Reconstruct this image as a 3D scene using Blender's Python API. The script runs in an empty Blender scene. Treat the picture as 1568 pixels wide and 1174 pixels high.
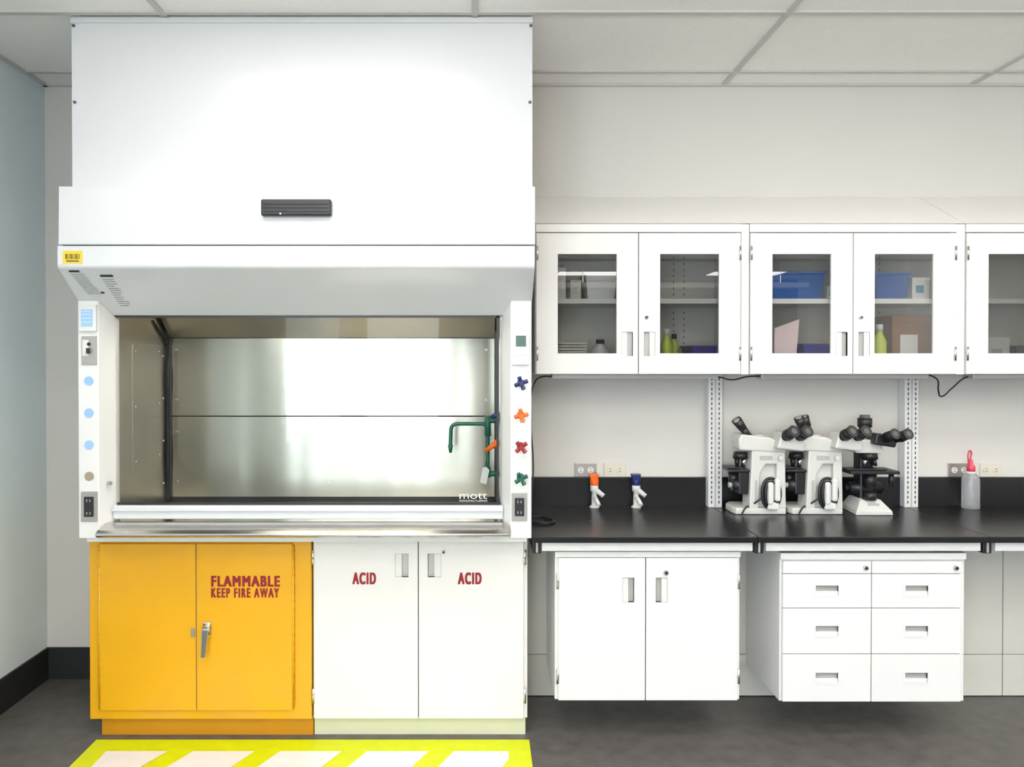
import bpy, bmesh, math, random
from mathutils import Vector, Matrix
random.seed(4)
S=bpy.context.scene
try:
    S.view_settings.view_transform='Standard'
    S.view_settings.look='None'
except Exception: pass

# ---------------- materials ----------------
def mat(name,col,rough=.5,metal=0,coat=0,noise=0,nscale=8,emit=None,estr=0,bump=0,bscale=200,spec=.5,aniso=0,trans=0,wave=0,coatr=.1):
    m=bpy.data.materials.new(name); m.use_nodes=True
    nt=m.node_tree; b=nt.nodes['Principled BSDF']
    b.inputs['Base Color'].default_value=(*col,1)
    b.inputs['Roughness'].default_value=rough
    b.inputs['Metallic'].default_value=metal
    b.inputs['Coat Weight'].default_value=coat
    b.inputs['Coat Roughness'].default_value=coatr
    b.inputs['Specular IOR Level'].default_value=spec
    b.inputs['Transmission Weight'].default_value=trans
    if emit:
        b.inputs['Emission Color'].default_value=(*emit,1)
        b.inputs['Emission Strength'].default_value=estr
    tc=nt.nodes.new('ShaderNodeTexCoord')
    if noise:
        n=nt.nodes.new('ShaderNodeTexNoise'); n.inputs['Scale'].default_value=nscale; n.inputs['Detail'].default_value=5
        nt.links.new(tc.outputs['Object'],n.inputs['Vector'])
        r=nt.nodes.new('ShaderNodeMapRange')
        r.inputs['From Min'].default_value=.3; r.inputs['From Max'].default_value=.7
        r.inputs['To Min'].default_value=1-noise; r.inputs['To Max'].default_value=1+noise
        nt.links.new(n.outputs['Fac'],r.inputs['Value'])
        mx=nt.nodes.new('ShaderNodeVectorMath'); mx.operation='SCALE'
        mx.inputs[0].default_value=col
        nt.links.new(r.outputs['Result'],mx.inputs['Scale'])
        nt.links.new(mx.outputs['Vector'],b.inputs['Base Color'])
    if bump or wave:
        n=nt.nodes.new('ShaderNodeTexNoise'); n.inputs['Scale'].default_value=bscale if bump else 1
        bp=nt.nodes.new('ShaderNodeBump'); bp.inputs['Strength'].default_value=bump or 1; bp.inputs['Distance'].default_value=.002
        if wave:
            mp=nt.nodes.new('ShaderNodeMapping'); mp.inputs['Scale'].default_value=(3.0,3.0,.4)
            nt.links.new(tc.outputs['Object'],mp.inputs['Vector']); nt.links.new(mp.outputs['Vector'],n.inputs['Vector'])
            n.inputs['Detail'].default_value=1.2; bp.inputs['Distance'].default_value=wave
        else: nt.links.new(tc.outputs['Object'],n.inputs['Vector'])
        nt.links.new(n.outputs['Fac'],bp.inputs['Height']); nt.links.new(bp.outputs['Normal'],b.inputs['Normal'])
    if aniso:
        b.inputs['Anisotropic'].default_value=aniso
        b.inputs['Anisotropic Rotation'].default_value=.25
        t=nt.nodes.new('ShaderNodeTangent'); t.direction_type='RADIAL'; t.axis='Z'
        nt.links.new(t.outputs['Tangent'],b.inputs['Tangent'])
    return m

def glassmat(name,tint=(1,1,1),ior=1.5):
    m=bpy.data.materials.new(name); m.use_nodes=True; nt=m.node_tree; nt.nodes.clear()
    o=nt.nodes.new('ShaderNodeOutputMaterial'); mx=nt.nodes.new('ShaderNodeMixShader')
    t=nt.nodes.new('ShaderNodeBsdfTransparent'); g=nt.nodes.new('ShaderNodeBsdfGlossy'); f=nt.nodes.new('ShaderNodeFresnel')
    f.inputs['IOR'].default_value=ior
    t.inputs['Color'].default_value=(*tint,1); g.inputs['Roughness'].default_value=.01
    nt.links.new(f.outputs[0],mx.inputs[0]); nt.links.new(t.outputs[0],mx.inputs[1]); nt.links.new(g.outputs[0],mx.inputs[2]); nt.links.new(mx.outputs[0],o.inputs[0])
    return m

M_white=mat('white_powder_coat',(.77,.768,.76),.32,noise=.01,nscale=3,coat=.1)
M_hood=mat('white_hood_paint',(.65,.665,.68),.35,noise=.01,nscale=2,coat=.5,coatr=.13)
M_cab=mat('warm_white_paint',(.81,.79,.755),.38,noise=.01,nscale=3)
M_acid=mat('acid_cabinet_paint',(.745,.73,.715),.35,noise=.012,nscale=3)
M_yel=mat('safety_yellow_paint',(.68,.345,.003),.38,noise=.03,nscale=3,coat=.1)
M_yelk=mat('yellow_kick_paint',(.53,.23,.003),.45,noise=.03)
M_gkick=mat('kick_paint_bounce_tint',(.64,.64,.46),.5,noise=.02)  # bounced yellow-green light is painted into this kick colour
M_wall=mat('wall_paint',(.655,.635,.595),.7,noise=.012,nscale=1.5,bump=.15,bscale=300)
M_fwall=mat('wall_paint_dark',(.16,.155,.145),.7,noise=.012,nscale=1.5,bump=.15,bscale=300)  # unseen wall, darkened to add contrast to reflections in steel and glass
M_lwall=mat('wall_paint_daylight_tint',(.72,.82,.86),.6,noise=.012,nscale=1.5,bump=.15,bscale=300)  # bluish daylight tint is put into the left wall's colour
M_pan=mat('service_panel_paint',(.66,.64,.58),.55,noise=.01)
M_ceil=mat('ceiling_tile',(.92,.905,.88),.9,noise=.02,nscale=60,bump=.4,bscale=400)
M_tbar=mat('ceiling_tbar',(.55,.54,.52),.5,noise=.01)
M_floor=mat('floor_vinyl',(.092,.085,.080),.42,noise=.22,nscale=14,bump=.05)
M_black=mat('black_epoxy',(.008,.008,.009),.28,noise=.15,nscale=60)
M_blk=mat('black_plastic',(.012,.012,.014),.4,noise=.1)
M_base=mat('black_rubber',(.012,.012,.013),.55,noise=.1)
M_steel=mat('brushed_steel',(.44,.42,.365),.27,metal=1,noise=.04,nscale=4,aniso=.88,wave=.017)
M_steel2=mat('steel_liner',(.60,.58,.52),.28,metal=1,noise=.05,nscale=4,wave=.010)
M_sill=mat('sill_steel',(.64,.62,.58),.17,metal=1,noise=.06,nscale=6,wave=.006)
M_chrome=mat('chrome',(.7,.7,.7),.15,metal=1,noise=.02)
M_grey=mat('grey_pull',(.50,.49,.47),.4,metal=.3,noise=.03)
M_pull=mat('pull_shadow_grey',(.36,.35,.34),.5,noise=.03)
M_dgrey=mat('dark_grey',(.10,.10,.10),.5,noise=.05)
M_plate=mat('nickel_plate',(.42,.40,.37),.4,metal=.8,noise=.04)
M_bg=mat('beige_plastic',(.66,.62,.52),.5,noise=.01)
M_red=mat('sign_red',(.25,.003,.008),.5,noise=.02)
M_navy=mat('navy_plastic',(.01,.02,.12),.35,noise=.05)
M_or=mat('orange_plastic',(.9,.14,.01),.35,noise=.05)
M_rd=mat('crimson_plastic',(.30,.01,.02),.35,noise=.05)
M_gr=mat('green_plastic',(.0,.10,.06),.35,noise=.05)
M_lbl=mat('light_blue_label',(.30,.52,.85),.5,noise=.02)
M_scr=mat('lcd_screen',(.10,.16,.14),.2,noise=.05)
M_tan=mat('tan_label',(.33,.27,.2),.5,noise=.02)
M_ylab=mat('yellow_label',(.85,.55,.02),.5,noise=.02)
M_ink=mat('ink',(.03,.03,.03),.6,noise=.02)
M_inkg=mat('grey_ink',(.25,.25,.25),.6,noise=.02)
M_lime=mat('lime_floor_paint',(.60,.66,.0),.5,noise=.04,nscale=20)
M_wst=mat('white_floor_paint',(.80,.78,.78),.5,noise=.03,nscale=20)
M_scope=mat('microscope_enamel',(.64,.64,.61),.35,noise=.01)
M_blue=mat('blue_bin_plastic',(.02,.10,.35),.4,noise=.04)
M_teal=mat('teal_bin_plastic',(.03,.22,.30),.4,noise=.04)
M_purp=mat('purple_plastic',(.05,.04,.30),.4,noise=.04)
M_card=mat('cardboard',(.22,.11,.05),.8,noise=.08,nscale=20)
M_wp=mat('white_plastic',(.72,.72,.70),.4,noise=.02)
M_pinkp=mat('pink_paper',(.80,.66,.68),.7,noise=.05)
M_yg=mat('yellow_green_plastic',(.55,.65,.08),.4,noise=.05)
M_bot=mat('bottle_polyethylene',(.92,.92,.94),.22,noise=.01,trans=.75)
M_pink=mat('pink_cap',(.65,.06,.10),.35,noise=.03)
M_glass=glassmat('clear_glass',(.94,.96,.95),1.22)
M_cglass=glassmat('cabinet_glass',(.72,.72,.71),1.8)
M_light=mat('troffer_diffuser',(.9,.9,.9),.5,emit=(1,.955,.90),estr=11.0,noise=.01)
M_winfr=mat('window_frame_paint',(.3,.3,.3),.5,noise=.02)

# ---------------- helpers ----------------
def link(o,parent=None):
    S.collection.objects.link(o)
    if parent: o.parent=parent
    return o
def empty(name,loc=(0,0,0)):
    e=bpy.data.objects.new(name,None); e.location=loc; e.empty_display_size=.1
    S.collection.objects.link(e); return e
def mesh(name,verts,faces,m,parent=None,bevel=0,smooth=False,seg=2):
    me=bpy.data.meshes.new(name); me.from_pydata([tuple(v) for v in verts],[],faces); 
    bm=bmesh.new(); bm.from_mesh(me); bmesh.ops.recalc_face_normals(bm,faces=bm.faces); bm.to_mesh(me); bm.free()
    me.materials.append(m)
    o=bpy.data.objects.new(name,me); link(o,parent)
    if bevel:
        b=o.modifiers.new('b','BEVEL'); b.width=bevel; b.segments=seg; b.limit_method='ANGLE'
    if smooth:
        for p in me.polygons: p.use_smooth=True
    return o
BF=[(0,1,3,2),(4,6,7,5),(0,4,5,1),(2,3,7,6),(0,2,6,4),(1,5,7,3)]
HEX=[(0,1,2,3),(4,5,6,7),(0,1,5,4),(1,2,6,5),(2,3,7,6),(3,0,4,7)]
def bv(x0,x1,y0,y1,z0,z1): return [(x,y,z) for x in(x0,x1) for y in (y0,y1) for z in (z0,z1)]
def box(name,x0,x1,y0,y1,z0,z1,m,parent=None,bevel=0): return mesh(name,bv(x0,x1,y0,y1,z0,z1),BF,m,parent,bevel)
def boxes(name,L,m,parent=None,bevel=0):
    V=[];F=[]
    for b in L:
        n=len(V); V+=bv(*b); F+=[tuple(i+n for i in f) for f in BF]
    return mesh(name,V,F,m,parent,bevel)
def extr(name,prof,x0,x1,m,parent=None,bevel=0,axis='X'):
    n=len(prof)
    if axis=='X': V=[(x0,a,b) for a,b in prof]+[(x1,a,b) for a,b in prof]
    elif axis=='Y': V=[(a,x0,b) for a,b in prof]+[(a,x1,b) for a,b in prof]
    else: V=[(a,b,x0) for a,b in prof]+[(a,b,x1) for a,b in prof]
    F=[tuple(range(n)),tuple(range(2*n-1,n-1,-1))]+[(i,(i+1)%n,n+(i+1)%n,n+i) for i in range(n)]
    return mesh(name,V,F,m,parent,bevel)
def cyl(name,p0,p1,r0,r1,m,parent=None,n=24,bevel=0):
    p0=Vector(p0);p1=Vector(p1);d=(p1-p0).normalized()
    u=d.orthogonal().normalized(); w=d.cross(u)
    V=[];
    for p,r in((p0,r0),(p1,r1)):
        for i in range(n):
            a=2*math.pi*i/n; V.append(p+u*math.cos(a)*r+w*math.sin(a)*r)
    F=[tuple(range(n)),tuple(range(2*n-1,n-1,-1))]+[(i,(i+1)%n,n+(i+1)%n,n+i) for i in range(n)]
    o=mesh(name,V,F,m,parent,bevel)
    for p in o.data.polygons:
        if len(p.vertices)==4: p.use_smooth=True
    return o
def lathe(name,prof,c,m,parent=None,n=32):
    V=[];F=[]
    for r,z in prof:
        for i in range(n):
            a=2*math.pi*i/n; V.append((c[0]+r*math.cos(a),c[1]+r*math.sin(a),c[2]+z))
    for k in range(len(prof)-1):
        for i in range(n): F.append((k*n+i,k*n+(i+1)%n,(k+1)*n+(i+1)%n,(k+1)*n+i))
    F.append(tuple(range(n))); F.append(tuple(range((len(prof)-1)*n,len(prof)*n)))
    o=mesh(name,V,F,m,parent)
    for p in o.data.polygons:
        if len(p.vertices)==4: p.use_smooth=True
    return o
def tube(name,pts,r,m,parent=None,cyclic=False):
    c=bpy.data.curves.new(name,'CURVE'); c.dimensions='3D'; c.bevel_depth=r; c.bevel_resolution=3; c.resolution_u=8
    s=c.splines.new('BEZIER'); s.bezier_points.add(len(pts)-1); s.use_cyclic_u=cyclic
    for b,p in zip(s.bezier_points,pts): b.co=p; b.handle_left_type=b.handle_right_type='AUTO'
    c.materials.append(m); o=bpy.data.objects.new(name,c); return link(o,parent)
def pipe(name,pts,r,m,parent=None,fr=.03):
    """rigid pipe: straight runs joined with rounded elbows"""
    P=[Vector(p) for p in pts]; Q=[P[0]]
    for a,b,c_ in zip(P[:-2],P[1:-1],P[2:]):
        u=(a-b).normalized(); w=(c_-b).normalized()
        for k in range(7):
            t=k/6; Q.append((b+u*fr)*(1-t)**2+b*2*t*(1-t)+(b+w*fr)*t*t)
    Q.append(P[-1])
    c=bpy.data.curves.new(name,'CURVE'); c.dimensions='3D'; c.bevel_depth=r; c.bevel_resolution=4; c.use_fill_caps=True
    s=c.splines.new('POLY'); s.points.add(len(Q)-1)
    for q,v in zip(s.points,Q): q.co=(*v,1)
    c.materials.append(m); return link(bpy.data.objects.new(name,c),parent)
def panel(name,x0,x1,z0,z1,y,t,holes,m,parent=None,bevel=.0,swap=False):
    """sheet facing -Y with rectangular holes (swap: sheet in the YZ plane)"""
    xs=sorted(set([x0,x1]+[h[0] for h in holes]+[h[1] for h in holes]))
    zs=sorted(set([z0,z1]+[h[2] for h in holes]+[h[3] for h in holes]))
    def solid(i,j):
        if i<0 or j<0 or i>=len(xs)-1 or j>=len(zs)-1: return False
        cx=(xs[i]+xs[i+1])/2; cz=(zs[j]+zs[j+1])/2
        return not any(h[0]<cx<h[1] and h[2]<cz<h[3] for h in holes)
    V=[];F=[];nx=len(xs);nz=len(zs)
    for yy in (y,y+t):
        for x in xs:
            for z in zs: V.append((yy,x,z) if swap else (x,yy,z))
    id=lambda i,j,k:k*nx*nz+i*nz+j
    for i in range(nx-1):
        for j in range(nz-1):
            if not solid(i,j): continue
            for k in(0,1): F.append((id(i,j,k),id(i+1,j,k),id(i+1,j+1,k),id(i,j+1,k)))
            if not solid(i-1,j): F.append((id(i,j,0),id(i,j+1,0),id(i,j+1,1),id(i,j,1)))
            if not solid(i+1,j): F.append((id(i+1,j,0),id(i+1,j+1,0),id(i+1,j+1,1),id(i+1,j,1)))
            if not solid(i,j-1): F.append((id(i,j,0),id(i+1,j,0),id(i+1,j,1),id(i,j,1)))
            if not solid(i,j+1): F.append((id(i,j+1,0),id(i+1,j+1,0),id(i+1,j+1,1),id(i,j+1,1)))
    return mesh(name,V,F,m,parent,bevel)
def cup(name,x0,x1,z0,z1,y,d,mode,m,parent):
    """recessed finger pull: floor slopes from deep to shallow"""
    if mode in('L','R'):
        xm=(x0+x1)/2
        dl,dr=(d,d*.25) if mode=='L' else (d*.25,d)
        V=[(x0,y,z0),(x1,y,z0),(x1,y,z1),(x0,y,z1),
           (x0,y+dl,z0),(xm,y+dl,z0),(xm,y+dr,z0),(x1,y+dr,z0),
           (x0,y+dl,z1),(xm,y+dl,z1),(xm,y+dr,z1),(x1,y+dr,z1)]
        F=[(4,5,9,8),(5,6,10,9),(6,7,11,10),(0,4,8,3),(1,7,11,2),(0,1,7,6,5,4),(3,2,11,10,9,8)]
        o=mesh(name,V,F,m,parent)
        o.data.materials.append(M_wp)
        o.data.polygons[2 if mode=='L' else 0].material_index=1
    else:
        zm=z0+(z1-z0)*.40
        V=[(x0,y,z0),(x1,y,z0),(x1,y,z1),(x0,y,z1),
           (x0,y+d*.3,z0),(x1,y+d*.3,z0),(x0,y+d*.3,zm),(x1,y+d*.3,zm),(x0,y+d*.8,zm),(x1,y+d*.8,zm),(x0,y+d*.8,z1),(x1,y+d*.8,z1)]
        F=[(4,5,7,6),(6,7,9,8),(8,9,11,10),(0,4,6,8,10,3),(1,5,7,9,11,2),(0,1,5,4),(3,2,11,10)]
        o=mesh(name,V,F,M_white,parent)
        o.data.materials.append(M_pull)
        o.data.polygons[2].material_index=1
    return o
def text(name,s,x0,x1,z0,z1,y,m,parent,bold=0,sp=1.25):
    combos=[(0,0)] if not bold else [(i,j) for i in (-1,-.33,.33,1) for j in (-1,1)]
    for k,(i,j) in enumerate(combos):
        dx=bold*i; dz=bold*.5*j
        c=bpy.data.curves.new(name,'FONT'); c.body=s; c.size=.1; c.extrude=.0003; c.space_character=sp if bold else 1
        c.materials.append(m); o=bpy.data.objects.new(name,c); S.collection.objects.link(o)
        bpy.context.view_layer.update()
        bb=[Vector(v) for v in o.bound_box]; mnx=min(v.x for v in bb);mxx=max(v.x for v in bb);mny=min(v.y for v in bb);mxy=max(v.y for v in bb)
        a,b=x0+bold,x1-bold; za,zb=z0+bold*.5,z1-bold*.5
        sx=(b-a)/(mxx-mnx); sz=(zb-za)/(mxy-mny)
        o.rotation_euler=(math.pi/2,0,0); o.scale=(sx,sz,1)
        o.location=(a-mnx*sx+dx,y-.00001*k,za-mny*sz+dz); o.parent=parent
def tub(name,x0,x1,y0,y1,z0,z1,m,parent=None,tap=.012,t=.004):
    V=[(x0+tap,y0+tap,z0),(x1-tap,y0+tap,z0),(x1-tap,y1-tap,z0),(x0+tap,y1-tap,z0),
       (x0,y0,z1),(x1,y0,z1),(x1,y1,z1),(x0,y1,z1),
       (x0+t,y0+t,z1),(x1-t,y0+t,z1),(x1-t,y1-t,z1),(x0+t,y1-t,z1),
       (x0+tap+t,y0+tap+t,z0+t),(x1-tap-t,y0+tap+t,z0+t),(x1-tap-t,y1-tap-t,z0+t),(x0+tap+t,y1-tap-t,z0+t)]
    F=[(0,1,2,3),(12,13,14,15)]
    for i in range(4):
        j=(i+1)%4; F+=[(i,j,4+j,4+i),(4+i,4+j,8+j,8+i),(8+i,8+j,12+j,12+i)]
    e=empty(name)
    if parent: e.parent=parent
    mesh('tub',V,F,m,e)
    r=.006
    boxes('rim',[(x0-r,x1+r,y0-r,y0+t,z1-.008,z1+.001),(x0-r,x1+r,y1-t,y1+r,z1-.008,z1+.001),(x0-r,x0+t,y0+t,y1-t,z1-.008,z1+.001),(x1-t,x1+r,y0+t,y1-t,z1-.008,z1+.001)],m,e,.001)
    return e

# ---------------- room ----------------
XL,XR,YB,YF,ZC=-2.15,5.6,3.72,-6.5,2.94
box('floor',XL-.1,XR+.1,YF-.1,YB+.1,-.05,0,M_floor)
box('ceiling',XL-.1,XR+.1,YF-.1,YB+.1,ZC,ZC+.05,M_ceil)
box('wall_back',XL-.1,XR+.1,YB,YB+.1,0,ZC,M_wall)
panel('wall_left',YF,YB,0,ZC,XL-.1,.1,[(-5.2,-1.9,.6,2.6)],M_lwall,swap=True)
box('wall_right',XR,XR+.1,YF,YB,0,ZC,M_wall)
panel('wall_front',XL,XR,0,ZC,YF-.1,.1,[(-1.95,-.65,.4,2.6)],M_fwall)
for i,(a,b) in enumerate(((-1.95,-.65),)):
    w=empty('window_%d'%(i+1)); mid=(a+b)/2
    panel('frame',a,b,.4,2.6,YF-.08,.06,[(a+.05,mid-.025,.45,2.55),(mid+.025,b-.05,.45,2.55)],M_winfr,w)
    box('pane',a+.05,b-.05,YF-.055,YF-.05,.45,2.55,M_glass,w)
w=empty('window_2')
panel('frame',-5.2,-1.9,.6,2.6,XL-.08,.06,[(-5.15,-3.575,.65,2.55),(-3.525,-1.95,.65,2.55)],M_winfr,w,swap=True)
box('pane',XL-.055,XL-.05,-5.15,-1.95,.65,2.55,M_glass,w)
box('baseboard_back',XL,-1.66,YB-.012,YB,0,.155,M_base)
box('baseboard_left',XL,XL+.012,YF,YB-.012,0,.155,M_base)
L=[]
x=1.2-1.22*2
while x<XR:
    L.append((x-.012,x+.012,YF,YB,ZC-.008,ZC)); x+=1.22
y=3.545
while y>YF:
    L.append((XL,XR,y-.012,y+.012,ZC-.0085,ZC)); y-=.61
L.append((XL,XR,YB-.02,YB,ZC-.012,ZC)); L.append((XL,XL+.02,YF,YB,ZC-.012,ZC))
boxes('trim_1',L,M_tbar)
for xx in (-1.24,1.2,3.64):
    for yy in (1.73,-.71,-3.15,-5.59):
        t=empty('ceiling_light',(xx+.61,yy+.305,ZC))
        boxes('housing',[(-.598,.598,-.293,-.26,-.02,-.0),(-.598,.598,.26,.293,-.02,0),(-.598,-.565,-.293,.293,-.02,0),(.565,.598,-.293,.293,-.02,0)],M_tbar,t)
        box('diffuser',-.565,.565,-.26,.26,-.022,-.006,M_light,t)

# ---------------- fume hood ----------------
H=empty('fume_hood'); HX0,HX1=-1.62,.21
panel('upper_panel',HX0+.01,HX1-.003,2.20,ZC-.002,2.97,.02,[],M_hood,H,.002)
box('upper_trim',HX0+.01,HX1-.003,2.962,2.972,ZC-.03,ZC-.012,M_hood,H)
box('upper_body',HX0+.012,HX1-.005,2.99,3.15,2.06,ZC-.002,M_hood,H)
extr('header_box',[(2.892,2.252),(2.99,2.252),(2.99,2.028),(2.888,2.028)],HX0,HX1+.002,M_hood,H,.003)
arc=[(2.882+.022-.022*math.cos(a),1.952-.022*math.sin(a)) for a in [i*.157*2 for i in range(0,4)]]
SY,SZ=arc[-1]
extr('header_lip',[(3.12,2.022),(2.882,2.022)]+arc+[(3.10,1.768),(3.12,1.768)],HX0,HX1,M_hood,H,.001)
box('header_gap',HX0+.01,HX1-.01,2.9,3.1,2.02,2.03,M_dgrey,H)
for (sx,sz) in ((-1.60,2.90),(.20,2.90),(-1.597,2.60),(.197,2.60)):
    cyl('screw',(sx,2.965,sz),(sx,2.971,sz),.006,.006,M_dgrey,H,12)
v=box('vent_housing',-.835,-.568,2.864,2.892,2.135,2.198,M_blk,H,.006)
boxes('vent_slats',[(-.825,-.578,2.860,2.866,z,z+.003) for z in (2.150,2.164,2.178)],M_blk,H)
cyl('vent_screw',(-.76,2.863,2.142),(-.76,2.866,2.142),.004,.004,M_grey,H,10)
box('asset_label',-1.598,-1.524,2.8805,2.882,1.955,2.003,M_ylab,H)
boxes('asset_bars',[(-1.588+i*.0065,-1.588+i*.0065+(.002+.002*(i%3==0)),2.8798,2.8806,1.971,1.991) for i in range(9)],M_ink,H)
boxes('asset_text',[(-1.585,-1.537,2.8798,2.8806,1.962,1.966)],M_ink,H)
P0=Vector((0,SY,SZ));P1=Vector((0,3.10,1.768)); dv=(P1-P0).normalized()
nv=Vector((0,dv.z,-dv.y)).normalized()
def slope_quads(name,L,m):
    V=[];F=[]
    for (a,b,u0,u1) in L:
        n=len(V)
        for xx,u in((a,u0),(b,u0),(b,u1),(a,u1)):
            p=P0+dv*u+nv*.0012; V.append((xx,p.y,p.z))
        F.append((n,n+1,n+2,n+3))
    return mesh(name,V,F,m,H)
L=[]
for i in range(11):
    u=.025+i*.011
    for (a,b) in ((-1.585,-1.56),(-1.556,-1.535)): L.append((a+i*.002,b+i*.002+.006*random.random(),u,u+.003))
for i in range(13):
    u=.055+i*.0125; L.append((-1.475+i*.001,-1.445+i*.001+.02*random.random(),u,u+.003))
slope_quads('printed_labels',L,M_inkg)
slope_quads('printed_titles',[(-1.585,-1.545,.006,.016),(-1.475,-1.425,.030,.042),(-1.51,-1.495,.125,.135)],M_ink)
def zt(y): return SZ-(y-SY)*(SZ-1.768)/(3.10-SY)
def post(name,xo,xi,xb,sgn):
    pl=[(xo,3.03),(xi,3.03),(xb,3.125),(xo,3.125)]
    V=[(a,b,.863) for a,b in pl]+[(a,b,zt(b)) for a,b in pl]
    F=[(0,1,2,3),(4,5,6,7)]+[(i,(i+1)%4,4+(i+1)%4,4+i) for i in range(4)]
    return mesh(name,V,F,M_white,H,.003)
post('left_post',-1.622,-1.54,-1.50,1); post('right_post',.208,.124,.084,-1)
box('left_side',-1.615,-1.505,3.125,3.70,.86,ZC-.002,M_hood,H)
box('right_side',.089,.20,3.125,3.70,.86,ZC-.002,M_hood,H)
box('left_liner',-1.505,-1.50,3.125,3.69,.89,1.95,M_steel2,H)
box('right_liner',.084,.089,3.125,3.69,.89,1.95,M_steel2,H)
boxes('access_panel_gap',[(-1.50,-1.4985,3.237,3.523,1.104,1.107),(-1.50,-1.4985,3.237,3.523,1.65,1.653),(-1.50,-1.4985,3.237,3.24,1.104,1.653),(-1.50,-1.4985,3.52,3.523,1.104,1.653)],M_grey,H)
box('access_panel',-1.50,-1.497,3.24,3.52,1.107,1.65,M_steel2,H,.001)
for z in (1.62,1.38,1.14):
    for yy in (3.26,3.50): cyl('panel_bolt',(-1.497,yy,z),(-1.492,yy,z),.005,.005,M_chrome,H,10)
for yy,zz in ((3.545,1.6),(3.545,1.4),(3.545,1.2),(3.545,1.0)):
    cyl('liner_bolt',(-1.50,yy,zz),(-1.493,yy,zz),.005,.005,M_chrome,H,10)
box('left_gasket',-1.50,-1.482,3.588,3.60,.91,1.72,M_blk,H)
box('right_gasket',.070,.084,3.585,3.60,.91,1.72,M_blk,H)
tube('left_gasket_bulb',[(-1.49,3.585,1.0),(-1.488,3.58,1.15),(-1.492,3.585,1.3),(-1.487,3.58,1.5),(-1.49,3.58,1.66),(-1.494,3.50,1.72),(-1.497,3.44,1.76)],.005,M_blk,H)
box('lower_baffle',-1.486,.07,3.600,3.606,.925,1.309,M_steel,H,.001)
box('upper_baffle',-1.486,.07,3.600,3.606,1.314,1.685,M_steel,H,.001)
extr('top_baffle',[(3.603,1.688),(3.609,1.69),(3.33,1.93),(3.325,1.925)],-1.486,.07,M_steel2,H)
box('back_shell',-1.505,.089,3.64,3.69,.86,1.95,M_dgrey,H)
box('interior_top',-1.505,.089,3.12,3.69,1.95,1.97,M_white,H)
box('bottom_slot',-1.486,.07,3.605,3.62,.895,.925,M_blk,H)
for bx_ in (-1.455,-.717,.03):
    for bz in (1.63,1.39,1.238,.996):
        cyl('baffle_bolt',(bx_,3.601,bz),(bx_,3.594,bz),.007,.006,M_chrome,H,12)
box('work_surface',-1.50,.084,3.13,3.64,.86,.895,M_steel2,H)
extr('sill',[(3.12,.922),(3.06,.920),(2.995,.903),(2.978,.893),(2.978,.884),(2.99,.876),(3.12,.87)],-1.53,.116,M_sill,H,.002)
box('sill_under',-1.60,.19,3.05,3.14,.845,.87,M_white,H)
box('sash_rail',-1.512,.096,3.085,3.11,.928,.985,M_hood,H,.006)
box('sash_rail_lip',-1.512,.096,3.075,3.09,.962,.972,M_hood,H,.003)
box('sash_seal',-1.50,.084,3.098,3.106,.985,.995,M_blk,H)
box('sash_top_seal',-1.50,.084,3.10,3.108,1.758,1.768,M_blk,H)
box('sash_right_seal',.068,.078,3.10,3.108,.99,1.765,M_blk,H)
mesh('sash_glass',[(-1.50,3.102,.99),(.084,3.102,.99),(.084,3.102,1.765),(-1.50,3.102,1.765)],[(0,1,2,3)],M_glass,H)
text('sash_print','mott',-.085,.03,1.010,1.033,3.1005,M_wp,H)
text('sash_print_small','MANUFACTURING',-.085,.03,.998,1.006,3.1005,M_wp,H)
box('interior_lamp',-1.15,-.25,3.16,3.24,1.93,1.948,mat('lamp_diffuser',(.9,.9,.9),.5,emit=(1,.88,.70),estr=11,noise=.01),H)
def plate(n,x0,x1,z0,z1,m,t=.006): return box(n,x0,x1,3.03-t,3.031,z0,z1,m,H,.0015)
plate('monitor_box',-1.612,-1.542,1.70,1.805,M_wp,.012)
box('monitor_screen',-1.602,-1.556,3.016,3.019,1.72,1.787,M_lbl,H)
boxes('monitor_lines',[(-1.598,-1.56,3.0150,3.0165,z,z+.003) for z in (1.735,1.75,1.765,1.777)],M_wp,H)
plate('switch_plate',-1.605,-1.545,1.565,1.68,M_plate)
plate('switch_cover',-1.60,-1.575,1.60,1.665,M_wp,.009)
box('switch_toggle',-1.578,-1.570,3.008,3.025,1.61,1.632,M_blk,H); cyl('switch_lamp',(-1.574,3.02,1.648),(-1.574,3.026,1.648),.007,.007,M_blk,H)
for z,m in ((1.50,M_lbl),(1.371,M_lbl),(1.242,M_lbl),(1.115,M_tan)):
    cyl('label_disc',(-1.578,3.026,z),(-1.578,3.031,z),.018,.018,m,H)
cyl('bevel_screw',(-1.517,3.065,1.082),(-1.505,3.055,1.082),.008,.008,M_chrome,H,12)
def outlet_v(x0,x1,z0,z1):
    plate('outlet_plate',x0,x1,z0,z1,M_plate)
    cx=(x0+x1)/2
    box('outlet_face',cx-.019,cx+.019,3.02,3.026,z0+.02,z1-.02,M_blk,H,.002)
    boxes('outlet_slots',[(cx-.008,cx-.005,3.0185,3.021,z,z+.01) for z in (z0+.03,z1-.04)]+[(cx+.005,cx+.008,3.0185,3.021,z,z+.01) for z in (z0+.03,z1-.04)],M_grey,H)
outlet_v(-1.61,-1.545,.932,1.053); outlet_v(.128,.19,.935,1.048)
plate('alarm_box',.128,.198,1.565,1.712,M_wp,.014)
box('alarm_screen',.144,.185,3.0145,3.017,1.638,1.682,M_scr,H)
for xx in (.15,.165,.18): box('alarm_button',xx-.004,xx+.004,3.0145,3.017,1.60,1.607,M_grey,H)
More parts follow.
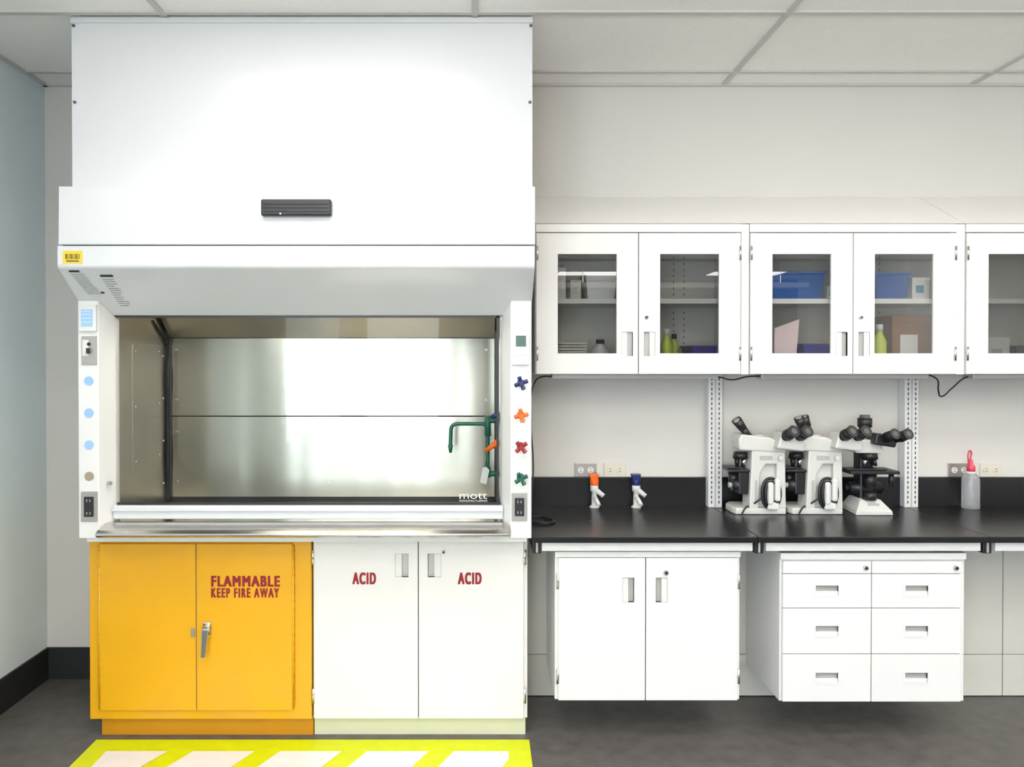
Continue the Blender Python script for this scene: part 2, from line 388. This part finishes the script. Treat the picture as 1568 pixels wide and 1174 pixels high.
for z,m,rr in ((1.492,M_navy,.35),(1.363,M_or,.2),(1.237,M_rd,.7),(1.111,M_gr,.5)):
    cx=.164
    cyl('valve_stem',(cx,3.03,z),(cx,2.985,z),.008,.008,M_chrome,H,12)
    cyl('valve_flange',(cx,3.031,z),(cx,3.024,z),.016,.016,M_chrome,H,16)
    cyl('valve_hub',(cx,2.995,z),(cx,2.970,z),.012,.009,m,H,16)
    for k in range(4):
        a=rr+k*math.pi/2; c,s=math.cos(a),math.sin(a)
        cyl('valve_arm',(cx,2.985,z),(cx+c*.027,2.978,z+s*.027),.006,.009,m,H,12,.002)
G=M_gr
pipe('faucet_spout',[(.035,3.38,1.06),(.035,3.38,1.295),(-.13,3.38,1.295),(-.133,3.38,1.19)],.0085,G,H,.03)
cyl('faucet_tip',(-.133,3.38,1.20),(-.133,3.38,1.165),.012,.006,G,H,16)
cyl('faucet_body',(.035,3.38,1.24),(.035,3.38,1.33),.014,.014,G,H,16)
cyl('faucet_arm',(.035,3.38,1.31),(.084,3.38,1.31),.012,.012,G,H,16)
cyl('faucet_inlet',(.035,3.38,1.07),(.084,3.38,1.07),.013,.013,G,H,16)
cyl('faucet_elbow',(.035,3.38,1.055),(.035,3.38,1.10),.015,.013,G,H,16)
cyl('hook_blue',(.05,3.3,1.33),(.084,3.3,1.35),.01,.013,M_navy,H,12)
cyl('nozzle_orange',(.02,3.3,1.18),(.084,3.3,1.225),.007,.016,M_or,H,12)
tg=mesh('paper_tag',[(.0,3.355,1.035),(.028,3.355,1.025),(.042,3.355,1.09),(.028,3.355,1.105),(.012,3.355,1.10),(.0,3.358,1.035),(.028,3.358,1.025),(.042,3.358,1.09),(.028,3.358,1.105),(.012,3.358,1.10)],[(0,1,2,3,4),(5,6,7,8,9),(0,1,6,5),(1,2,7,6),(2,3,8,7),(3,4,9,8),(4,0,5,9)],M_wp,H)
tube('tag_string',[(.022,3.356,1.10),(.028,3.37,1.125),(.035,3.38,1.13)],.0012,M_blk,H)

# ---------------- flammable cabinet ----------------
F=empty('flammable_storage_cabinet')
box('carcass',-1.633,-.704,3.13,3.69,.08,.846,M_yel,F,.004)
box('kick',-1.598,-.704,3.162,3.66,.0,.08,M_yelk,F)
box('left_door',-1.584,-1.184,3.118,3.131,.122,.819,M_yel,F,.003)
box('right_door',-1.181,-.781,3.118,3.131,.122,.819,M_yel,F,.003)
cyl('left_hinge',(-1.586,3.122,.13),(-1.586,3.122,.81),.005,.005,M_yel,F,12)
cyl('right_hinge',(-.779,3.122,.13),(-.779,3.122,.81),.005,.005,M_yel,F,12)
boxes('hinge_knuckle_gaps',[(xx-.0055,xx+.0055,3.1165,3.127,.16+.035*i,.162+.035*i) for i in range(19) for xx in (-1.586,-.779)],M_yelk,F)
box('door_gap',-1.185,-1.180,3.122,3.132,.124,.817,M_dgrey,F)
text('sign_flammable','FLAMMABLE',-1.119,-.832,.641,.686,3.1172,M_red,F,.0030)
text('sign_keep_fire_away','KEEP FIRE AWAY',-1.119,-.836,.595,.635,3.1172,M_red,F,.0020,1.35)
box('latch_plate',-1.151,-1.117,3.108,3.118,.435,.495,M_chrome,F,.006)
cyl('latch_boss',(-1.134,3.112,.47),(-1.134,3.09,.47),.017,.015,M_chrome,F)
mesh('latch_handle',[(-1.147,3.09,.475),(-1.118,3.09,.475),(-1.128,3.075,.36),(-1.145,3.075,.36),(-1.147,3.080,.475),(-1.118,3.080,.475),(-1.128,3.068,.36),(-1.145,3.068,.36)],
     HEX,M_chrome,F,.003)
box('strike_plate',-1.202,-1.187,3.112,3.119,.43,.47,M_plate,F,.002)
# ---------------- acid cabinet ----------------
A=empty('acid_storage_cabinet')
box('carcass',-.700,.199,3.145,3.69,.08,.846,M_acid,A,.002)
box('kick',-.700,.192,3.165,3.66,0,.08,M_gkick,A)
def door(parent,x0,x1,z0,z1,y,pull,mode,m,window=None):
    holes=[pull]
    if window: holes.append(window)
    panel('door',x0,x1,z0,z1,y,.015,holes,m,parent,.0012)
    cup('pull',pull[0],pull[1],pull[2],pull[3],y,.013,mode,M_grey,parent)
door(A,-.694,-.2595,.084,.843,3.129,(-.354,-.299,.677,.775),'R',M_acid)
door(A,-.256,.182,.084,.843,3.129,(-.218,-.163,.677,.775),'L',M_acid)
box('door_shadow_gap',-.26,-.2555,3.138,3.146,.086,.841,M_ink,A)
def knuckle(parent,x,y,z0,z1,n='hinge'):
    cyl(n,(x,y,z0),(x,y,z1),.0055,.0055,M_chrome,parent,12)
for xx in (-.697,.187):
    for z in (.73,.15): knuckle(A,xx,3.127,z,z+.062)
cyl('lock',(-.152,3.131,.783),(-.152,3.122,.783),.010,.009,M_chrome,A); cyl('lock_core',(-.152,3.124,.783),(-.152,3.121,.783),.005,.005,M_blk,A)
text('sign_acid_left','ACID',-.533,-.434,.647,.697,3.128,M_red,A,.0029,1.3)
text('sign_acid_right','ACID',-.0925,.007,.647,.697,3.128,M_red,A,.0029,1.3)

# ---------------- wall cabinets ----------------
def wall_cabinet(x0,x1):
    C=empty('wall_cabinet'); z0,z1=1.518,2.192; yf=3.37
    t=.018
    boxes('carcass',[(x0,x0+t,yf+.02,3.715,z0,z1),(x1-t,x1,yf+.02,3.715,z0,z1),(x0+t,x1-t,yf+.02,3.715,z0,z0+t),(x0+t,x1-t,yf+.005,3.715,2.157,z1)],M_cab,C)
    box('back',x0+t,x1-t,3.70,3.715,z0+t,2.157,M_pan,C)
    box('top_rail',x0,x1,yf,yf+.02,2.155,z1,M_cab,C,.002)
    box('shelf',x0+t,x1-t,yf+.035,3.70,1.838,1.860,M_white,C)
    xm=(x0+x1)/2
    wl=(xm-.362,xm-.098); wr=(xm+.097,xm+.361)
    for a,b,wn,pl,md in ((x0+.003,xm-.002,wl,(xm-.075,xm-.025),'R'),(xm+.002,x1-.003,wr,(xm+.025,xm+.075),'L')):
        door(C,a,b,z0+.002,2.151,yf,(pl[0],pl[1],1.60,1.708),md,M_cab,(wn[0],wn[1],1.612,2.057))
        mesh('glass',[(wn[0],yf+.008,1.612),(wn[1],yf+.008,1.612),(wn[1],yf+.008,2.057),(wn[0],yf+.008,2.057)],[(0,1,2,3)],M_cglass,C)
    box('door_shadow_gap',xm-.003,xm+.003,yf+.010,yf+.018,z0+.004,2.149,M_ink,C)
    for xx in (x0+.006,x1-.006):
        for z in (1.58,2.03): knuckle(C,xx,yf-.003,z,z+.062)
    boxes('shelf_standard_slots',[(xm+.24+dx,xm+.244+dx,3.697,3.7005,z0+.05+.03*i,z0+.06+.03*i) for i in range(19) for dx in (0,.05)],M_dgrey,C)
    cyl('lock',(xm+.035,yf,1.773),(xm+.035,yf-.008,1.773),.009,.008,M_chrome,C,16); cyl('lock_core',(xm+.035,yf-.006,1.773),(xm+.035,yf-.0095,1.773),.004,.004,M_blk,C,12)
    box('under_light',x0+.08,x1-.08,3.44,3.52,1.495,1.518,M_grey,C,.004)
    return C
WC=[(.25,1.172),(1.210,2.137),(2.180,3.105),(3.148,4.07)]
for a,b in WC: wall_cabinet(a,b)
tr=empty('cabinet_filler')
for a,b in zip(WC[:-1],WC[1:]):
    box('filler',a[1]+.002,b[0]-.002,3.378,3.70,1.518,2.192,M_cab,tr)
T=empty('sloped_cabinet_top')
for a,b in ((.25,2.168),(2.171,4.08)):
    extr('panel',[(3.372,2.194),(3.716,2.194),(3.716,2.383)],a,b,M_cab,T)

# contents
SH,FL=1.8605,1.5365
def carton(name,x0,x1,y0,y1,z0,z1,m,lab=None,rz=0):
    e=empty(name,((x0+x1)/2,(y0+y1)/2,z0)); w=(x1-x0)/2; d=(y1-y0)/2; h=z1-z0
    e.rotation_euler=(0,0,rz)
    box('body',-w,w,-d,d,0,h,m,e,.002)
    box('lid_flap',-w-.001,w+.001,-d-.001,d+.001,h*.86,h+.001,m,e,.001)
    if lab: box('label',-w*.6,w*.3,-d-.002,-d-.0005,h*.3,h*.65,lab,e)
    return e
tub('storage_bin',.485,.63,3.45,3.66,SH,SH+.125,M_wp)
carton('document_box',.34,.40,3.50,3.68,SH,SH+.15,M_wp,M_grey)
carton('document_box',.41,.46,3.48,3.66,SH,SH+.09,M_bg,M_grey,.1)
e=empty('paper_stack'); boxes('sheets',[(.34+random.uniform(-.005,.005),.49,3.44,3.66,FL+.013*i,FL+.013*i+.009) for i in range(10)],M_bg,e)
def bottle(name,x,y,z,r,h,m,cm):
    e=empty(name,(x,y,z))
    lathe('body',[(r*.95,0),(r,.004),(r,h*.62),(r*.45,h*.8),(r*.42,h*.86)],(0,0,0),m,e,20)
    lathe('cap',[(r*.5,h*.86),(r*.5,h),(r*.4,h)],(0,0,0),cm,e,20)
bottle('sample_jar',.56,3.5,FL,.04,.14,M_wp,M_blk)
bottle('reagent_bottle',.865,3.48,FL,.028,.19,M_yg,M_wp)
bottle('reagent_bottle',.935,3.62,FL,.025,.17,M_yg,M_blk)
tub('storage_bin',.975,1.09,3.45,3.64,FL,FL+.11,M_purp)
carton('glove_carton',1.60,1.64,3.46,3.6,SH,SH+.06,M_wp,M_blue)
tub('storage_bin',1.33,1.58,3.44,3.68,SH,SH+.125,M_blue)
tub('storage_bin',1.50,1.64,3.48,3.66,FL,FL+.12,M_purp)
bg_=empty('paper_bag',(1.40,3.48,FL))
mesh('bag',[(-.05,-.03,0),(.05,-.03,0),(.05,.05,0),(-.05,.05,0),(-.045,-.02,.19),(.075,-.015,.235),(.075,.03,.235),(-.045,.03,.19)],HEX,M_pinkp,bg_,.004)
boxes('bag_print',[(-.02,.02,-.0325,-.029,.05,.07)],M_rd,bg_)
tub('storage_bin',1.81,1.97,3.44,3.66,SH,SH+.12,M_blue)
carton('glove_carton',1.99,2.07,3.46,3.62,SH,SH+.10,M_wp,M_teal)
carton('cardboard_box',1.91,2.09,3.48,3.66,FL,FL+.25,M_card,M_wp)
bottle('reagent_bottle',1.845,3.47,FL,.03,.21,M_yg,M_wp)
carton('first_aid_carton',2.34,2.44,3.46,3.60,FL,FL+.15,M_wp,M_grey)
tub('storage_bin',2.47,2.70,3.46,3.66,FL,FL+.11,M_dgrey)

# ---------------- counter ----------------
CT=empty('lab_countertop')
xs=[.216,1.140,2.087,3.05,4.05]
for a,b in zip(xs[:-1],xs[1:]):
    box('slab',a+.001,b-.001,3.068,3.70,.835,.860,M_black,CT,.002)
box('backsplash',.216,4.05,3.70,3.718,.835,1.0025,M_black,CT,.002)
AP=empty('counter_support_frame')
for a,b in ((.255,1.125),(1.18,2.065),(2.125,3.0)):
    box('apron',a,b,3.09,3.11,.796,.834,M_white,AP,.002)
    boxes('rails',[(a,a+.03,3.11,3.52,.796,.834),(b-.03,b,3.11,3.52,.796,.834)],M_white,AP)
for a in (.235,1.152,2.095):
    boxes('bracket',[(a-.018,a+.018,3.095,3.52,.785,.834)],M_blk,AP,.002)
    box('bracket_pin',a-.004,a+.004,3.090,3.095,.79,.83,M_grey,AP)
SP=empty('service_panel')
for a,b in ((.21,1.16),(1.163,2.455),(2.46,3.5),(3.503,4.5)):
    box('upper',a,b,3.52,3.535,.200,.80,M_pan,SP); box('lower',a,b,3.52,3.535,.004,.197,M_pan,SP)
B=empty('base_cabinet')
box('carcass',.312,1.083,3.125,3.519,.167,.788,M_white,B,.002)
door(B,.326,.686,.169,.762,3.11,(.592,.640,.578,.680),'R',M_white)
door(B,.690,1.070,.169,.762,3.11,(.730,.778,.578,.680),'L',M_white)
box('door_shadow_gap',.684,.692,3.119,3.126,.171,.76,M_ink,B)
box('top_rail',.312,1.083,3.112,3.126,.765,.788,M_white,B,.001)
for xx in (.323,1.074):
    for z in (.635,.24): knuckle(B,xx,3.108,z,z+.06)
cyl('lock',(.772,3.11,.702),(.772,3.10,.702),.010,.009,M_chrome,B,16); cyl('lock_core',(.772,3.103,.702),(.772,3.098,.702),.005,.005,M_blk,B,12)
for xx in (.40,.95): box('hanger',xx,xx+.04,3.15,3.5,.788,.796,M_white,B)
D=empty('drawer_cabinet')
box('carcass',1.249,2.020,3.125,3.519,.160,.782,M_white,D,.002)
box('shadow_gaps',1.26,1.996,3.1235,3.1255,.168,.745,M_dgrey,D)
box('top_rail',1.249,2.020,3.112,3.126,.755,.782,M_white,D,.001)
for (a,b) in ((1.258,1.624),(1.628,1.998)):
    box('lock_strip',a,b,3.110,3.125,.698,.748,M_white,D,.0015)
    cyl('lock',(b-.024,3.11,.722),(b-.024,3.10,.722),.010,.009,M_chrome,D,16); cyl('lock_core',(b-.024,3.103,.722),(b-.024,3.098,.722),.005,.005,M_blk,D,12)
    c=(a+b)/2
    for (z0,z1,pc) in ((.555,.695,.627),(.364,.552,.459),(.164,.361,.264)):
        panel('drawer_front',a,b,z0,z1,3.11,.013,[(c-.048,c+.048,pc-.022,pc+.022)],M_white,D,.0012)
        cup('pull',c-.048,c+.048,pc-.022,pc+.022,3.11,.013,'T',M_grey,D)
        panel('pull_frame',c-.053,c+.053,pc-.027,pc+.027,3.108,.003,[(c-.047,c+.047,pc-.021,pc+.021)],M_white,D)
for xx in (1.35,1.85): box('hanger',xx,xx+.04,3.15,3.5,.782,.796,M_white,D)

for xc in (1.148,2.106,3.064):
    U=empty('slotted_upright',(xc,3.66,.8605))
    box('column',-.034,.034,0,.055,0,.657,M_white,U,.003)
    boxes('slots',[(dx-.003,dx+.003,-.001,.002,.02+.024*i,.034+.024*i) for i in range(26) for dx in (-.018,.018)],M_dgrey,U)
    box('groove',-.003,.003,-.0008,.002,.0,.65,M_grey,U)

def outlet_h(xc,m,fm):
    O=empty('power_outlet',(xc,3.72,1.036))
    box('plate',-.054,.054,-.007,-.0005,-.034,.034,m,O,.002)
    for dx in (-.024,.024):
        cyl('socket',(dx,-.006,0),(dx,-.010,0),.015,.015,fm,O,20)
        boxes('slots',[(dx-.005,dx+.005,-.0112,-.0095,z,z+.002) for z in (-.007,.005)],M_ink,O)
for xc,m,fm in ((.523,M_plate,M_wp),(.669,M_bg,M_bg),(2.372,M_plate,M_wp),(2.53,M_bg,M_bg)): outlet_h(xc,m,fm)

def gas(x,m):
    g=empty('gas_valve',(x,3.66,.8605)); g.scale=(1.1,1.1,1.1)
    lathe('body',[(.022,0),(.022,.006),(.013,.012),(.012,.07),(.018,.075),(.018,.1),(.012,.105)],(0,0,0),M_wp,g,20)
    cyl('outlet',(0,0,.05),(.014,-.045,.020),.011,.008,M_wp,g,16)
    cyl('side_outlet',(0,0,.085),(.038,-.02,.055),.012,.010,M_wp,g,16)
    cyl('knob',(0,0,.098),(0,0,.125),.018,.020,m,g,16,.002)
    mesh('lever',[(-.014,-.014,.12),(.014,-.014,.12),(.014,.010,.12),(-.014,.010,.12),(-.026,-.014,.150),(.020,-.014,.150),(.020,.010,.150),(-.026,.010,.150)],HEX,m,g,.004)
gas(.558,M_or); gas(.762,M_navy)

W=empty('wash_bottle',(2.385,3.645,.8605))
lathe('body',[(.036,0),(.039,.004),(.039,.140),(.033,.158),(.018,.172),(.016,.185)],(0,0,0),M_bot,W)
lathe('cap',[(.019,.176),(.019,.205),(.012,.212),(.008,.235),(.004,.24)],(0,0,0),M_pink,W)
tube('nozzle',[(0,0,.21),(-.002,0,.24),(.002,0,.272),(-.014,-.01,.28),(-.018,-.012,.20)],.0034,M_pink,W)
lathe('collar',[(.021,.168),(.021,.180)],(0,0,0),M_wp,W)

# ---------------- microscopes ----------------
def scope(x,y,ears):
    m=empty('microscope',(x,y,.8605)); E=M_scope;K=M_blk
    extr('foot',[(-.15,0.03),(-.14,-.0),(.095,0),(.095,.17),(-.12,.17),(-.15,.12)],0,.03,E,m,.006,'Z')
    extr('column_left',[(-.078,.025),(-.035,.025),(-.028,.19),(.0,.235),(.06,.235),(.06,.30),(-.066,.30)],.0,.10,E,m,.006,'Y')
    extr('column_right',[(.05,.025),(.095,.025),(.090,.30),(.05,.30)],.0,.10,E,m,.006,'Y')
    box('column_core',-.04,.06,.03,.09,.03,.25,E,m)
    box('rear_label',-.03,.03,-.002,.001,.255,.275,M_grey,m)
    cyl('fuse_cap',(.065,0,.265),(.065,-.012,.265),.012,.011,M_wp,m,16)
    box('vent_strip',-.052,-.04,-.002,.001,.06,.16,M_grey,m)
    tube('cord_wrap',[(.02,-.005,.17),(-.022,-.012,.10),(.02,-.008,.03),(.062,-.012,.10)],.007,K,m,True)
    tube('cord_wrap_inner',[(.02,-.014,.155),(-.010,-.018,.10),(.02,-.014,.04),(.050,-.018,.10)],.007,K,m,True)
    tube('cord_tail',[(-.02,-.012,.08),(-.05,-.01,.06),(-.06,.02,.04),(-.10,-.015,.035),(-.12,-.02,.006)],.004,K,m)
    for dx in (.0,.032):
        box('cord_cleat',.000+dx,.027+dx,-.032,.03,.050+.015*(dx>0),.155+.015*(dx>0),M_wp,m,.010)
    box('cleat_base',-.0,.055,-.024,.03,.025,.06,M_wp,m,.008)
    box('stage',-.165,-.05,.01,.13,.195,.208,K,m,.003)
    box('stage_clip',-.175,-.12,.02,.10,.21,.218,K,m,.002)
    box('focus_block',-.12,-.07,.02,.10,.09,.195,K,m,.006)
    cyl('focus_knob',(-.075,.05,.13),(-.145,.05,.13),.030,.028,K,m)
    cyl('fine_knob',(-.14,.05,.13),(-.158,.05,.13),.014,.013,M_grey,m)
    cyl('condenser',(-.13,.07,.12),(-.13,.07,.19),.02,.024,K,m)
    cyl('objective',(-.115,.06,.215),(-.115,.06,.26),.009,.014,K,m,16)
    cyl('objective',(-.09,.05,.215),(-.085,.05,.26),.009,.014,M_chrome,m,16)
    cyl('nosepiece',(-.10,.06,.255),(-.10,.06,.285),.035,.03,K,m)
    extr('arm_head',[(-.125,.30),(.09,.288),(.10,.318),(.02,.36),(-.115,.375),(-.13,.35)],-.005,.11,E,m,.008,'Y')
    cyl('head_ring',(-.02,.05,.355),(-.02,.05,.372),.035,.033,M_grey,m)
    extr('binocular_body',[(.03,.315),(.155,.300),(.160,.330),(.13,.375),(.05,.385)],-.055,.045,E,m,.008,'Y')
    for ox in (0,.062):
        p=Vector((.065+ox,-.03,.36)); d=Vector((.22,-.8,.42)).normalized()
        cyl('eyepiece_tube',p,p+d*.04,.021,.021,K,m); cyl('eyepiece',p+d*.035,p+d*.075,.027,.024,K,m); cyl('eyecup',p+d*.072,p+d*.09,.025,.028,K,m)
        cyl('eye_lens',p+d*.0885,p+d*.091,.014,.014,M_dgrey,m)
    for oy in (0,.055):
        p=Vector((-.075+oy*.25+ears*oy,.02+oy,.365)); d=Vector((-.5+ears*.4,-.1,.62)).normalized()
        cyl('rear_tube',p,p+d*.045,.016,.017,K,m); cyl('rear_eyecup',p+d*.045,p+d*.095,.019,.023,K,m)
        cyl('rear_eye_lens',p+d*.093,p+d*.0965,.014,.014,M_grey,m)
    return m
scope(1.335,3.50,0); scope(1.60,3.50,.6)
def scope3(x,y):
    m=empty('microscope',(x,y,.8605)); E=M_scope;K=M_blk
    V=[(-.09,-.03,0),(.085,-.03,0),(.07,.16,0),(-.07,.16,0),(-.085,-.03,.02),(.08,-.03,.02),(.066,.16,.02),(-.066,.16,.02),(-.045,.02,.065),(.05,.02,.065),(.045,.14,.065),(-.04,.14,.065)]
    Fc=[(0,1,2,3),(8,9,10,11)]
    for k in (0,4):
        for i in range(4): Fc.append((k+i,k+(i+1)%4,k+4+(i+1)%4,k+4+i))
    mesh('foot',V,Fc,E,m,.004)
    box('foot_label',-.02,.03,-.008,-.002,.03,.05,M_grey,m)
    box('column',-.032,.035,.05,.12,.055,.30,K,m,.01)
    cyl('lamp_house',(.0,.02,.065),(0,.02,.10),.03,.026,K,m)
    cyl('coarse_focus',(-.075,.08,.11),(.08,.08,.11),.028,.028,K,m); cyl('fine_focus',(-.09,.08,.11),(.095,.08,.11),.014,.014,K,m)
    cyl('condenser',(0,.02,.12),(0,.02,.185),.024,.03,K,m)
    box('stage',-.115,.115,-.03,.11,.19,.205,K,m,.003)
    box('stage_carriage',-.125,.06,-.02,.03,.206,.214,K,m,.002)
    cyl('stage_knob',(.09,.0,.19),(.09,0,.13),.012,.012,K,m,16)
    for a in range(4):
        t=a*math.pi/2+.5
        cyl('objective',(.0+.022*math.cos(t),.03+.022*math.sin(t),.262),(.0+.035*math.cos(t),.03+.035*math.sin(t),.225),.011,.008,K if a%2 else M_chrome,m,14)
    cyl('nosepiece',(0,.03,.255),(0,.03,.285),.04,.036,K,m)
    extr('arm_head',[(-.075,.285),(.05,.282),(.055,.315),(.02,.345),(-.065,.352),(-.085,.32)],.0,.12,E,m,.007,'Y')
    extr('binocular_body',[(-.01,.33),(.09,.315),(.095,.345),(.06,.375),(.0,.38)],-.04,.05,K,m,.007,'Y')
    for ox in (0,.06):
        p=Vector((.035+ox,-.02,.352)); d=Vector((.2,-.8,.35)).normalized()
        cyl('eyepiece_tube',p,p+d*.04,.018,.018,K,m); cyl('eyepiece',p+d*.035,p+d*.075,.025,.022,K,m); cyl('eyecup',p+d*.072,p+d*.088,.023,.026,K,m)
        cyl('eye_lens',p+d*.0865,p+d*.089,.013,.013,M_dgrey,m)
    cyl('camera_port',(-.01,.05,.37),(-.01,.05,.405),.022,.026,K,m); cyl('camera_body',(-.01,.05,.403),(-.01,.05,.445),.032,.032,K,m); cyl('camera_cap',(-.01,.05,.444),(-.01,.05,.46),.024,.022,M_dgrey,m)
    return m
scope3(1.835,3.51)

tube('power_cable',[(.36,3.50,1.50),(.29,3.48,1.505),(.245,3.42,1.47),(.232,3.40,1.30),(.240,3.38,1.1),(.232,3.36,.95),(.235,3.36,.87)],.0035,M_blk)
tube('power_cable',[(.225,3.33,.866),(.30,3.30,.866),(.31,3.40,.866),(.24,3.42,.867),(.26,3.28,.869),(.33,3.32,.868),(.29,3.42,.87)],.0035,M_blk)
tube('power_cable',[(1.0,3.48,1.505),(1.10,3.46,1.503),(1.18,3.5,1.49),(1.23,3.46,1.505),(1.34,3.48,1.505)],.0035,M_blk)
tube('power_cable',[(1.98,3.48,1.512),(2.11,3.47,1.495),(2.125,3.48,1.44),(2.15,3.5,1.412),(2.2,3.5,1.45),(2.25,3.48,1.50),(2.36,3.48,1.508)],.0035,M_blk)

# floor marking
FM=empty('floor_safety_marking')
mesh('lime_field',[(-1.60,3.119,.001),(.205,3.119,.001),(.205,2.2,.001),(-1.60,2.2,.001)],[(0,1,2,3)],M_lime,FM)
V=[];Fc=[]
def clip(poly,f,c):
    out=[]
    for i in range(len(poly)):
        a=poly[i];b=poly[(i+1)%len(poly)]
        if f(a): out.append(a)
        if f(a)!=f(b): out.append((c,a[1]+(b[1]-a[1])*(c-a[0])/(b[0]-a[0])))
    return out
for st in range(6):
    xa=-1.513+.352*st; xb=xa+.25
    y0,y1=3.026,2.30; sh=(y0-y1)*-.5
    poly=[(xa,y0),(xb,y0),(xb+sh,y1),(xa+sh,y1)]
    poly=clip(poly,lambda p:p[0]>=-1.5131,-1.5131)
    if poly: poly=clip(poly,lambda p:p[0]<=.115,.115)
    if len(poly)>2:
        n=len(V); V+=[(a,b,.002) for a,b in poly]; Fc.append(tuple(range(n,n+len(poly))))
mesh('white_stripes',V,Fc,M_wst,FM)

# ---------------- lights ----------------
def area(name,loc,rot,sx,sy,e,col):
    l=bpy.data.lights.new(name,'AREA'); l.shape='RECTANGLE'; l.size=sx; l.size_y=sy; l.energy=e; l.color=col
    o=bpy.data.objects.new(name,l); o.location=loc; o.rotation_euler=rot; S.collection.objects.link(o)
R=math.radians
area('window_daylight',(-1.3,YF+.03,1.5),(R(90),0,0),1.2,2.1,130,(.84,.93,1))
area('window_daylight',(XL+.03,-3.55,1.6),(R(90),0,R(-90)),3.1,1.9,230,(.80,.91,1))
for yy in (.55,-2.0):
    P=empty('ceiling_fill_pendant',(1.2,yy,2.42))  # invented fixture behind the camera, added to carry the ceiling fill
    box('housing',-2.6,2.6,-.08,.08,-.03,.03,M_white,P,.004)
    for xx in (-2.3,0,2.3): cyl('cable',(xx,0,.03),(xx,0,.52),.003,.003,M_chrome,P,8)
    area('ceiling_fill_light',(1.2,yy,2.455),(R(180),0,0),5.1,.14,135,(1,.96,.90))  # added upward fill that brightens the ceiling
w=bpy.data.worlds.new('world'); S.world=w; w.use_nodes=True
bg=w.node_tree.nodes['Background']; bg.inputs[0].default_value=(.6,.75,1,1); bg.inputs[1].default_value=1.5

# ---------------- camera (slight downward pitch) ----------------
PITCH=math.radians(.5)
cd=bpy.data.cameras.new('camera'); cd.sensor_width=36; cd.lens=1150/1568*36
cd.shift_x=(784-735)/1568; cd.shift_y=-(587-545-1150*math.tan(PITCH))/1568; cd.clip_start=.05
co=bpy.data.objects.new('camera',cd); co.location=(0,0,1.6); co.rotation_euler=(math.pi/2-PITCH,0,0)
S.collection.objects.link(co); S.camera=co
